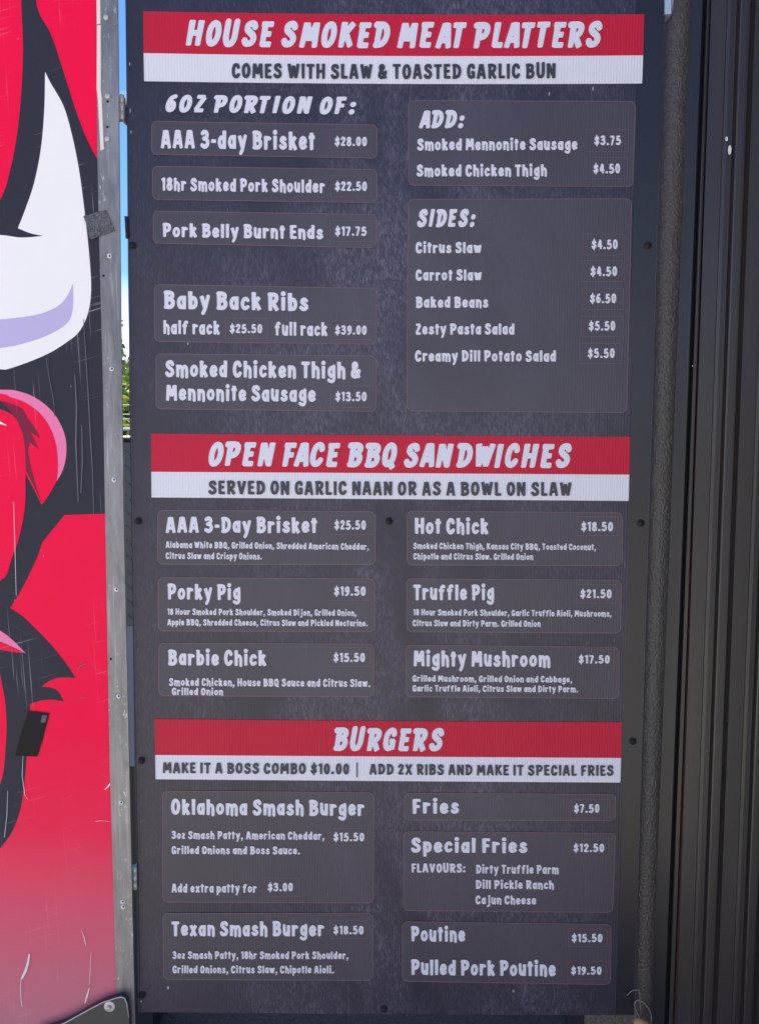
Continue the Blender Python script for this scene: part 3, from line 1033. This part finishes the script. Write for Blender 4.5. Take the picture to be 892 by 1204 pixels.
def fleck(pts, w, mat='torn', y=YD - 0.0024):
    L, Rr = [], []
    for k, (a, b) in enumerate(pts):
        ww = w * (0.35 + 0.65 * math.sin(math.pi * (k + 0.4) / len(pts)))
        L.append((a - ww, b))
        Rr.append((a + ww, b + 0.3))
    mb = MB()
    mb.slab(pp(L + Rr[::-1], y), 0.0002)
    mb.build('paint_damage', M[mat], door)


fleck([(34.5, 1122), (33, 1132), (30, 1142), (27, 1148), (25, 1152)], 1.5)
fleck([(24.5, 1153), (24, 1162), (24.5, 1172), (25.5, 1184)], 0.4)
fleck([(96, 1095), (99, 1103), (101, 1112)], 0.5)
fleck([(107, 1120), (106, 1140), (105, 1158)], 0.25)
fleck([(105, 1162), (102, 1172), (100, 1180)], 0.9)
fleck([(123, 928.5), (126, 926), (130, 921)], 1.0)
fleck([(112, 966), (120, 965), (129, 966.2)], 0.35)
fleck([(27, 889), (26, 912), (29, 935), (33, 940.5)], 0.3)
fleck([(91, 787), (96, 782), (101, 780)], 0.8, 'rubbed')
fleck([(95, 821), (100, 819.5)], 0.7, 'rubbed')
fleck([(98, 375), (101, 420), (104, 470), (107, 525), (109, 560), (110, 604)], 0.6, 'rubbed')
fleck([(88, 440), (90, 480), (89, 520), (92, 590)], 0.9, 'rubbed')
fleck([(96, 500), (97, 540), (95, 580)], 0.7, 'rubbed')
fleck([(54, 420), (58, 445), (63, 470), (64, 490)], 0.4, 'rubbed')
fleck([(16, 590), (17.5, 640), (19, 700)], 0.3)
fleck([(9, 930), (8, 960), (5, 985)], 0.25)
# bent corner cap at the bottom
mb = MB()
top = [(40, 1216), (76, 1203.5), (107.6, 1186), (120, 1179.5), (134.5, 1174.6), (142, 1172.6), (146.5, 1174), (149, 1180), (151.5, 1197), (153, 1225), (154, 1300), (40, 1300)]
mb.slab(pp(top, YD - 0.016), 0.011)
cap_ = mb.build('corner_cap', nmat('dull_dark_aluminium', (0.055, 0.057, 0.056), 0.5, 0.3), door)
cap_['label'] = 'bent aluminium corner cap bolted at the bottom of the door'
mb = MB()
mb.tube([at(a, b, YD - 0.017) for a, b in top[:9]], 0.0009, 8)
mb.build('rolled_rim', M['steel'], cap_)
mb = MB()
c0 = at(129, 1183.5, YD - 0.016)
mb.dome(c0, 0.0085, 0.002, 18, flat=True)
mb.build('washer', nmat('tan_washer', (0.62, 0.54, 0.44), 0.5, 0.2), cap_)
mb = MB()
mb.dome(c0 + Vector((0, -0.0021, 0)), 0.0038, 0.004, 6, flat=True)
mb.build('bolt', M['steel'], cap_)

# ------------------------------------------------------------------ menu board
board = thing('menu_board', 'tall black menu board with red and white banners listing platters, sandwiches and burgers', 'menu board', (at(450, 1190).x, 0.006, at(450, 1192).z))
left = [(139, -700), (146.4, -60), (147.4, 5), (149.2, 150), (150.2, 300), (152.6, 500), (154.4, 600), (158, 900), (160.6, 1000), (162, 1190.6)]
right = [(745.2, 1194.2), (754.4, 900), (763, 600), (768, 450), (771.7, 300), (777.5, 150), (781.8, 5), (784, -60), (805, -700)]
mb = MB()
mb.slab(pp(left + [(300, 1191.6), (450, 1193), (600, 1193.6)] + right, 0.0), 0.012)
body = mb.build('backing_panel', M['slate'], board)
# smooth dark border printed round the slate field
mb = MB()
out_ = left + right
inner_l = [(163, -60), (164, 5), (166, 300), (170, 600), (172, 900), (175, 1100)]
strip_r = [(752, -700), (747.5, -60), (747, 120), (743, 300), (741, 500), (737, 700), (731.5, 900), (727, 1100), (723.5, 1192.3)]
mb.slab(pp(strip_r + [(a - 1.2, b) for a, b in [(745.2, 1192.5), (754.4, 900), (763, 600), (768, 450), (771.7, 300), (777.5, 150), (781.8, 5), (784, -60), (805, -700)]], -0.0005), 0.0004)
mb.build('dark_border', M['board_edge'], board)

TX = -0.0022       # lettering
PN = -0.0010       # boxes and banners
FR = -0.0015       # price frames


def quad_round(q, r):
    """rounded outline inside four photo-pixel corners (tl, tr, br, bl)"""
    q = [np.array(p, float) for p in q]
    out = []
    for k in range(4):
        p, a, b = q[k], q[(k - 1) % 4], q[(k + 1) % 4]
        ua = (a - p) / np.linalg.norm(a - p)
        ub = (b - p) / np.linalg.norm(b - p)
        for t_ in np.linspace(0, 1, 7):
            w = t_ * math.pi / 2
            out.append(tuple(p + ua * r * (1 - math.sin(w)) + ub * r * (1 - math.cos(w))))
    return out


def inset(q, d):
    (a, b, c, e) = [np.array(p, float) for p in q]
    return [a + (d, d), b + (-d, d), c + (-d, -d), e + (d, -d)]


def lettering(name, parent, line, style, mat):
    mb = MB()
    text_mesh(mb, *line, TX, style)
    return mb.build(name, mat, parent)


def item_box(q, lines, prices, r=7):
    mb = MB()
    o_, i_ = quad_round(q, r), quad_round(inset(q, 0.9), r - 0.9)
    mb.slab(pp(i_, PN), 0.0008, 0)
    mb.slab(pp(o_, PN - 0.0001), 0.0007, 1, holes=[pp(i_, PN - 0.0001)])
    box = mb.build('item_box', [M['panel'], M['outline']], board)
    for (kind, *line) in lines:
        name = {'n': 'dish_name', 'd': 'dish_description', 'i': 'section_heading'}[kind]
        lettering(name, box, line, {'n': 'n', 'd': 's', 'i': 'i'}[kind], M['white_ink'])
    for (txt, xl, xr, tp_, b, fx0, fy0, fx1, fy1) in prices:
        lettering('price', box, (txt, xl, xr, b - tp_, b, b), 'p', M['white_ink'])
        if fx0 is not None:
            fq = [(fx0, fy0), (fx1, fy0 + 0.4), (fx1, fy1), (fx0, fy1)]
            mb = MB()
            mb.slab(pp(fq, FR), 0.0003, 0, holes=[pp(inset(fq, 0.6), FR)])
            mb.build('price_frame', M['outline'], box)
    return box


def banner(tl, tm, tr, ml, mm, mr, bl, bm, br, title, sub):
    def row(a, b, c):
        n = 8
        out = []
        for k in range(n + 1):
            u = k / n
            out.append((a[0] + (c[0] - a[0]) * u, a[1] + (c[1] - a[1]) * u + (b - (a[1] + c[1]) / 2) * 4 * u * (1 - u)))
        return out
    A, B, C_ = row(tl, tm, tr), row(ml, mm, mr), row(bl, bm, br)
    mb = MB()
    mb.slab(pp(A + B[::-1], PN), 0.0008, 0)
    o = mb.build('red_banner', M['red_print'], board)
    mb = MB()
    text_mesh(mb, *title[:6], TX, 'i', title[6])
    mb.build('heading', M['white_ink'], o)
    mb = MB()
    mb.slab(pp(B + C_[::-1], PN), 0.0008, 0)
    o = mb.build('white_banner', M['white_print'], board)
    mb = MB()
    for s_ in sub:
        text_mesh(mb, *s_[:6], TX, 'c', s_[6])
    mb.build('subheading', M['black_ink'], o)


banner((168.4, 12.8), 16.4, (757, 16.2), (168.8, 62), 65.4, (755.8, 64.6), (169.5, 94.9), 98, (754.6, 97.6),
       ("HOUSE SMOKED MEAT PLATTERS", 218.5, 708, 29.6, 53, 54.8, 55.6),
       [("COMES WITH SLAW & TOASTED GARLIC BUN", 272.3, 653, 17.6, 91.2, 91.4, 92.4)])
banner((177.4, 509.8), 512, (740.6, 513.6), (177.8, 554.7), 556.3, (739.6, 558.1), (178.1, 584.9), 586.8, (738.8, 589),
       ("OPEN FACE BBQ SANDWICHES", 245.2, 672, 27.6, 547.4, 549.8, 548.8),
       [("SERVED ON GARLIC NAAN OR AS A BOWL ON SLAW", 244.8, 671.8, 16.2, 581.2, 583.2, 582.4)])
banner((181.9, 845.6), 848, (730.8, 849.5), (182.5, 888), 889.8, (729.9, 891.5), (183, 916.5), 918.6, (729.1, 920.4),
       ("BURGERS", 391.8, 522, 26, 882.4, 883.2, 882.8),
       [("MAKE IT A BOSS COMBO $10.00", 191.3, 410.3, 12.6, 909.4, 910.8, 910.2), ("|", 418.9, 420.4, 12.6, 911, 911, 911), ("ADD 2X RIBS AND MAKE IT SPECIAL FRIES", 434.2, 721.1, 12.4, 911, 912.6, 912)])

lettering('section_heading', board, ("6OZ PORTION OF:", 194.5, 418.7, 20, 131, 134, ), 'i', M['white_ink'])

item_box([(177.8, 141.8), (443.7, 146), (443.7, 186), (177.8, 181.4)],
         [('n', "AAA 3-day Brisket", 189, 370, 21.5, 173.6, 176.2)], [("$28.00", 393.3, 431.2, 160.4, 171.4, 387.4, 152, 436.8, 178.7)])
item_box([(179, 194.6), (443.7, 198.5), (443.7, 238.4), (179, 234.6)],
         [('n', "18hr Smoked Pork Shoulder", 189.6, 381.8, 15.3, 223.7, 226.5)], [("$22.50", 393.6, 431.2, 213, 224.2, 388.8, 205.8, 436.4, 231.5)])
item_box([(179.9, 247.4), (443, 251.5), (443, 291.5), (179.9, 286)],
         [('n', "Pork Belly Burnt Ends", 191, 379.8, 16.2, 278.3, 281)], [("$17.75", 393.7, 430.9, 266, 277, 387.7, 258.5, 437.4, 283.9)])
item_box([(181.3, 333.9), (443, 338.4), (443, 404.8), (181.3, 401.7)],
         [('n', "Baby Back Ribs", 192.4, 362.4, 21, 362.8, 365.6), ('n', "half rack", 192, 258.4, 16, 392.4, 393.4), ('n', "full rack", 323.1, 385, 16, 394.2, 395)],
         [("$25.50", 269.9, 308.2, 380.8, 391.6, 265, 373.2, 314.8, 398.2), ("$39.00", 393.7, 430.9, 382.4, 393.4, 390.5, 376, 436.8, 399.4)])
item_box([(183, 415.3), (442.7, 418), (442.7, 484), (183, 481)],
         [('n', "Smoked Chicken Thigh &", 194.1, 423.9, 19.4, 442.9, 445), ('n', "Mennonite Sausage", 195.2, 371, 18.6, 470.6, 472.4)],
         [("$13.50", 394, 430.9, 460.5, 471.6, 388.4, 453, 436.8, 479)])
item_box([(480.1, 117.3), (747.4, 118.4), (744.2, 219.5), (480, 217.8)],
         [('i', "ADD:", 492.3, 546.1, 20.4, 150, 150), ('n', "Smoked Mennonite Sausage", 490.2, 678.5, 13.8, 176.4, 176), ('n', "Smoked Chicken Thigh", 489.5, 642.6, 13.8, 207.2, 206.8)],
         [("$3.75", 698.3, 729.8, 159, 170.4, 688.2, 151, 738.8, 178.3), ("$4.50", 697.2, 728.7, 192, 203.6, 688.2, 184, 737.7, 210.2)])
item_box([(479, 233.6), (742.7, 232.9), (737, 485.4), (478, 483.3)],
         [('i', "SIDES:", 490.2, 559, 20.4, 266.3, 266.3), ('n', "Citrus Slaw", 488.4, 565.9, 13, 297.4, 297.4), ('n', "Carrot Slaw", 488.4, 566.2, 13, 329.6, 329.6),
          ('n', "Baked Beans", 488.7, 573.8, 13, 361.6, 361.6), ('n', "Zesty Pasta Salad", 488.4, 604.6, 13, 393.2, 393.2), ('n', "Creamy Dill Potato Salad", 487.7, 653.4, 13, 424.8, 425)],
         [("$4.50", 695, 725.9, 281.3, 292.8, 685.7, 274.5, 733.8, 299.6), ("$4.50", 693.9, 725.2, 313, 324.5, 684.6, 305.7, 733.4, 331.2),
          ("$6.50", 693.2, 724.1, 345, 356.3, 683.9, 338, 732.7, 363.8), ("$5.50", 691.8, 723, 377.3, 388.6, 682.8, 371, 731.3, 395.7), ("$5.50", 690.7, 722.3, 409.4, 420.8, 681, 402.9, 730.2, 427.7)])
item_box([(185, 599.5), (441.5, 601.2), (441.5, 664.2), (185, 663.8)],
         [('n', "AAA 3-Day Brisket", 194.8, 372.7, 18.6, 626.2, 626.8), ('d', "Alabama White BBQ, Grilled Onion, Shredded American Cheddar,", 194.8, 433.5, 7.7, 644.2, 646.6), ('d', "Citrus Slaw and Crispy Onions.", 194.8, 308, 7.7, 657.2, 658)],
         [("$25.50", 392.9, 430, 611.7, 622.8, 387.7, 606, 435.6, 628.7)])
item_box([(478.2, 600.5), (731.9, 602.6), (731.5, 665.6), (478, 664.8)],
         [('n', "Hot Chick", 487.5, 574.1, 18.6, 627.6, 628.2), ('d', "Smoked Chicken Thigh, Kansas City BBQ, Toasted Coconut,", 485.8, 700.3, 7.5, 645.5, 647), ('d', "Chipotle and Citrus Slaw. Grilled Onion", 485.8, 626.6, 7.5, 657.9, 658.4)],
         [("$18.50", 682.9, 720.4, 613.6, 624.6, 677.7, 607.1, 726.7, 630)])
item_box([(185.7, 678.7), (440.8, 680), (440.8, 743.2), (185.7, 742.3)],
         [('n', "Porky Pig", 196.8, 282.7, 18.4, 704.8, 705.6), ('d', "18 Hour Smoked Pork Shoulder, Smoked Dijon, Grilled Onion,", 196.8, 419, 7.5, 723, 724.4), ('d', "Apple BBQ, Shredded Cheese, Citrus Slaw and Pickled Nectarine.", 196.8, 432.2, 7.5, 735.4, 736.6)],
         [("$19.50", 392.5, 429.7, 689.5, 700.6, 387, 683.6, 435.3, 706.5)])
item_box([(477.5, 680), (730.5, 681.8), (730, 745), (477.4, 743.3)],
         [('n', "Truffle Pig", 485.8, 580.7, 18.2, 705.4, 705.8), ('d', "18 Hour Smoked Pork Shoulder, Garlic Truffle Aioli, Mushrooms,", 485.8, 718.7, 7.5, 723.6, 725.4), ('d', "Citrus Slaw and Dirty Parm. Grilled Onion", 485, 635.3, 7.5, 736.4, 737.2)],
         [("$21.50", 681.8, 718.7, 693, 703.4, 676.6, 686.7, 724.6, 709.3)])
item_box([(186.4, 756.2), (439.8, 756.8), (439.8, 819.6), (186.4, 818.8)],
         [('n', "Barbie Chick", 197.5, 313, 18.2, 782.2, 783), ('d', "Smoked Chicken, House BBQ Sauce and Citrus Slaw.", 198.6, 435.3, 9.2, 806.6, 808), ('d', "Grilled Onion", 202, 262.2, 8.6, 817.4, 817.8)],
         [("$15.50", 391.8, 429, 767.7, 778.5, 387, 761, 435.3, 784)])
item_box([(476.4, 758), (728, 760.7), (727.6, 821.9), (476.2, 819.8)],
         [('n', "Mighty Mushroom", 486.1, 646.7, 18.4, 783.4, 784.4), ('d', "Grilled Mushroom, Grilled Onion and Cabbage,", 484.8, 672.4, 7.6, 801.6, 802.8), ('d', "Garlic Truffle Aioli, Citrus Slaw and Dirty Parm.", 484.8, 679.4, 7.6, 813.2, 814.2)],
         [("$17.50", 679.8, 716.6, 770.3, 780.3, 675.2, 762.8, 722.8, 786.8)])
item_box([(190.6, 929.8), (439.8, 931.8), (439.4, 1062.4), (191, 1061.5)],
         [('n', "Oklahoma Smash Burger", 201, 428.3, 18.4, 958.1, 959.6), ('d', "3oz Smash Patty, American Cheddar,", 201.7, 381.4, 9.4, 986.6, 987.8), ('d', "Grilled Onions and Boss Sauce.", 201.7, 352.6, 9.4, 1004.4, 1005),
          ('d', "Add extra patty for", 201.7, 301.8, 10.4, 1049.7, 1050)],
         [("$15.50", 391.8, 428, 979.4, 989.5, 387.7, 974, 433, 994), ("$3.00", 314.7, 344.2, 1038.4, 1048.4, 310.5, 1032, 351.9, 1054.6)])
item_box([(191.3, 1074), (439, 1073.6), (438.8, 1153.6), (191.6, 1152.6)],
         [('n', "Texan Smash Burger", 201.7, 381, 17.4, 1101, 1101.2), ('d', "3oz Smash Patty, 18hr Smoked Pork Shoulder,", 202.8, 409.6, 9, 1127.9, 1128.2), ('d', "Grilled Onions, Citrus Slaw, Chipotle Aioli.", 202.8, 392.5, 9, 1144.8, 1145)],
         [("$18.50", 391.8, 427.3, 1088.8, 1099, 387.7, 1082, 432, 1104)])
item_box([(475, 932.5), (724, 933.6), (723.4, 965.6), (474.6, 964.9)],
         [('n', "Fries", 484.8, 539.3, 17.4, 956.8, 957.2)], [("$7.50", 674.5, 704.4, 945.7, 956, 670.4, 939.5, 717, 962)])
item_box([(474.3, 977.7), (724, 979.5), (720.4, 1073.7), (473.6, 1071.3)],
         [('n', "Special Fries", 483, 619.6, 17.2, 1002.6, 1003.4), ('d', "FLAVOURS:", 483.7, 547, 10.6, 1026.2, 1026.4), ('d', "Dirty Truffle Parm", 559.5, 656.5, 10.4, 1027.4, 1028), ('d', "Dill Pickle Ranch", 559.1, 650.9, 10.4, 1045.4, 1046), ('d', "Cajun Cheese", 558.8, 630, 10.4, 1063.6, 1064)],
         [("$12.50", 673.8, 710, 992.2, 1002.2, 669, 985, 716, 1008)])
item_box([(472.6, 1083.6), (718.7, 1086.9), (717.8, 1158.5), (472.6, 1154.7)],
         [('n', "Poutine", 483, 546.6, 17.6, 1107.2, 1107.8), ('n', "Pulled Pork Poutine", 483, 653, 18, 1146.6, 1148.4)],
         [("$15.50", 671.8, 707.9, 1098.4, 1108.2, 668, 1092, 714.2, 1113.7), ("$19.50", 671, 706.9, 1136.8, 1146.5, 666.9, 1130, 713, 1152)])

# screws with washers
scr = None
for (px, py) in ((156, 288.5), (162.8, 612.7), (166.5, 894.3), (167.2, 1170.3), (457.4, 612.7), (451.3, 1186.5), (761.5, 288.3), (753.3, 615), (743.7, 871.7), (737, 1169.4)):
    c0 = at(px, py, -0.0008)
    mb = MB()
    mb.dome(c0, 0.0056, 0.0012, 18, flat=True)
    mb.dome(c0 + Vector((0, -0.0013, 0)), 0.0040, 0.003, 14)
    for a in (0.6 + px, 2.17 + px):
        e = Vector((math.cos(a) * 0.0026, 0, math.sin(a) * 0.0026))
        mb.tube([c0 + Vector((0, -0.0043, 0)) + e, c0 + Vector((0, -0.0043, 0)) - e], 0.0004, 5, 1)
    mb.build('screw', [M['screw'], M['void']], board)
# small chips in the board face
M['chip'] = nmat('chipped_paint', (0.4, 0.4, 0.42), 0.7)
for (px, py, a, b) in ((197.5, 1162, 1.2, 2.2), (603.5, 1166, .8, 2), (166, 1178, .8, 1.1), (152.5, 75, .6, 2), (153, 130, .5, 3), (154, 155, .6, 2), (562, 586, .6, 1.5), (697, 104, .6, 2.4), (645.5, 110, .6, 2.4), (221, 404, .7, 2)):
    c0 = at(px, py, -0.0008)
    pts = [c0 + Vector((a * 0.0013 * math.cos(w) * (1 + .3 * math.sin(3 * w)), 0, b * 0.0013 * math.sin(w))) for w in np.linspace(0, 2 * math.pi, 9)[:-1]]
    mb = MB()
    mb.slab(pts, 0.0003)
    mb.build('paint_chip', M['chip'], board)
# tab on the left edge and the two hinges
mb = MB()
mb.slab(pp([(146.2, 253.5), (149.6, 254), (150.6, 279), (147.6, 279.5)], -0.004), 0.006)
mb.build('edge_tab', M['screw'], board)


def hinge(x, ya, yb):
    p, q = at(x, ya, -0.004), at(x + 0.4, yb, -0.004)
    mb = MB()
    w_ = Vector((0.0, 0, 0))
    for k in range(3):
        a, b = p.lerp(q, k / 3 + 0.008), p.lerp(q, (k + 1) / 3 - 0.008)
        mb.tube([a, a.lerp(b, 0.02), a.lerp(b, 0.98), b], [0.0028, 0.0036, 0.0036, 0.0028], 12)
    mb.tube([p.lerp(q, 0.01), p.lerp(q, 0.99)], 0.0022, 8)
    # leaf running under the board, and one to the door trim
    mb.box((p.x - 0.012, 0.0005, q.z), (p.x - 0.001, 0.0025, p.z))
    mb.box((p.x + 0.001, 0.0125, q.z), (p.x + 0.03, 0.0145, p.z))
    mb.box((p.x - 0.001, 0.0, q.z), (p.x + 0.0015, 0.0144, p.z))
    mb.build('hinge', M['steel'], board)


hinge(143.2, 111, 141)
hinge(158.6, 1019.5, 1046)

# ------------------------------------------------------------------ wire lanyard at the lower right corner
lan = thing('wire_lanyard', 'thin wire loop with a tan wooden toggle at the lower right corner of the board', 'lanyard', tuple(at(752, 1200, -0.004)))
mb = MB()
raw = [(737, 1171), (742, 1166), (748, 1164.5), (751.5, 1167), (752.3, 1176), (752.5, 1188)]
mb.tube([at(a, b, -0.006) for a, b in catmull(raw, False)], 0.0006, 6)
raw = [(757, 1203), (750, 1194), (746, 1184), (747, 1178), (752, 1177), (759, 1182), (764, 1190), (765.5, 1198), (764, 1212)]
mb.tube([at(a, b, -0.008) for a, b in catmull(raw, False)], 0.0008, 6)
mb.build('wire', M['cord_wire'], lan)
mb = MB()
mb.tube([at(745, 1203, -0.010), at(750, 1201.5, -0.010), at(756, 1204, -0.010), at(761, 1211, -0.010), at(764, 1225, -0.010)], [0.004, 0.0075, 0.0085, 0.0085, 0.006], 12)
mb.build('toggle', M['cork'], lan)

# ------------------------------------------------------------------ steel chest seen through the gap
YC = 0.72
zt, zm, zl = at(145, 516, YC).z, at(150, 735, YC).z, at(152, 902, YC).z
xa, xb = at(145, 600, YC).x - 0.36, at(150, 600, YC).x + 0.05
chest = thing('storage_chest', 'tall steel chest with dark tread plate upper and pale lower panel behind the gap', 'chest', ((xa + xb) / 2, YC + 0.2, 0))
mb = MB()
mb.box((xa, YC, zm), (xb, YC + 0.4, zt))
tz = zm + 0.02
row = 0
while tz < zt - 0.02:
    tx = xa + 0.012 + (0.018 if row % 2 else 0)
    while tx < xb - 0.01:
        s_ = 1 if row % 2 else -1
        a = R(42) * s_
        dx, dz = 0.0125 * math.cos(a), 0.0125 * math.sin(a)
        nx, nz = -math.sin(a) * 0.0034, math.cos(a) * 0.0034
        b0 = [(tx - dx, YC, tz - dz), (tx + nx, YC, tz + nz), (tx + dx, YC, tz + dz), (tx - nx, YC, tz - nz), (tx - dx * .7, YC - .0025, tz - dz * .7), (tx + dx * .7, YC - .0025, tz + dz * .7)]
        mb.add(b0, [(0, 4, 1), (4, 5, 1), (1, 5, 2), (2, 5, 3), (3, 5, 4), (3, 4, 0)])
        tx += 0.036
    tz += 0.018
    row += 1
mb.build('tread_plate', M['tread'], chest)
mb = MB()
mb.box((xa + 0.004, YC + 0.004, zl), (xb - 0.004, YC + 0.396, zm - 0.002))
mb.build('lower_panel', M['chest_paint'], chest)
mb = MB()
mb.box((xa + 0.015, YC + 0.02, 0.0), (xb - 0.015, YC + 0.38, zl - 0.002))
mb.build('base', M['chest_shade'], chest)  # dark block standing in for the shade under the chest
mb = MB()
mb.tube([(xa, YC - 0.002, zt), (xb, YC - 0.002, zt)], 0.008, 8)
mb.build('top_rim', M['tread'], chest)

# ------------------------------------------------------------------ wire fence further back
YF = 2.9
xf0, xf1 = at(145, 500, YF).x - 1.6, at(145, 500, YF).x + 1.4
fence = thing('wire_fence', 'galvanised wire fence with a pale top rail in front of the trees, through the gap', 'fence', ((xf0 + xf1) / 2, YF, 0))
for k in range(4):
    mb = MB()
    x = xf0 + (xf1 - xf0) * k / 3
    mb.tube([(x, YF + 0.03, 0), (x, YF + 0.03, at(145, 470, YF).z)], 0.02, 10)
    mb.build('fence_post', M['wire'], fence)
mb = MB()
for py in (476, 487, 492.5):
    mb.tube([(xf0, YF, at(145, py, YF).z), (xf1, YF, at(145, py, YF).z)], 0.0022, 6)
z = at(145, 504, YF).z - 0.12
while z > 0.1:
    mb.tube([(xf0, YF, z), (xf1, YF, z)], 0.002, 5)
    z -= 0.12
mb.build('fence_wire', M['wire'], fence)
mb = MB()
mb.tube([(xf0, YF, at(145, 504.5, YF).z), (xf1, YF, at(145, 504.5, YF).z)], 0.008, 10)
mb.build('top_rail', M['pale_steel'], fence)


# ------------------------------------------------------------------ trees behind
def tree(x, y, h, rad, nleaf, seed, name, label, mat):
    r2 = np.random.default_rng(seed)
    tr = thing(name, label, 'tree', (x, y, 0), 'trees behind the fence')
    mb = MB()
    mb.tube([(x, y, 0), (x + .05, y, h * .3), (x - .04, y + .03, h * .62), (x, y, h * .9)], [0.11, 0.085, 0.05, 0.015], 10)
    for k in range(7):
        a = 2.4 * k + seed
        z0 = h * (0.25 + 0.08 * k)
        mb.tube([(x, y, z0), (x + math.cos(a) * rad * .45, y + math.sin(a) * rad * .45, z0 + h * .14), (x + math.cos(a) * rad * .8, y + math.sin(a) * rad * .8, z0 + h * .2)], [0.04, 0.022, 0.008], 6)
    mb.build('trunk', M['bark'], tr)
    mb = MB()
    nc = 46
    cl = []
    for k in range(nc):
        d = r2.normal(size=3)
        d /= np.linalg.norm(d)
        rr = r2.uniform(0.45, 1.0)
        cl.append(np.array([x, y, h * 0.56]) + d * rr * np.array([rad, rad, h * 0.42]))
    for k in range(nleaf):
        c0 = cl[r2.integers(nc)] + r2.normal(size=3) * rad * 0.16
        if c0[2] < 0.25:
            continue
        a = r2.normal(size=3)
        a /= np.linalg.norm(a)
        b = np.cross(a, r2.normal(size=3))
        b /= np.linalg.norm(b)
        L, W = r2.uniform(0.05, 0.09), r2.uniform(0.022, 0.04)
        mb.add([c0 - a * L, c0 + b * W, c0 + a * L, c0 - b * W], [(0, 1, 2, 3)])
    mb.build('crown', mat, tr)


tdir = (144 - CX) / FPX
for k, (dy, off, h, rad, n_, lab, mt) in enumerate((
        (7.2, 0.0, 2.2, 1.1, 11000, 'yellow green bushy tree seen in the gap between door and board', 'leaf'),
        (11.5, -0.4, 3.1, 1.5, 4200, 'taller dark green tree standing further back behind the yellow green one', 'leaf_dark'))):
    tree(tdir * (dy + 1.22) + off, dy, h, rad, n_, 11 + k, 'leafy_tree', lab, M[mt])
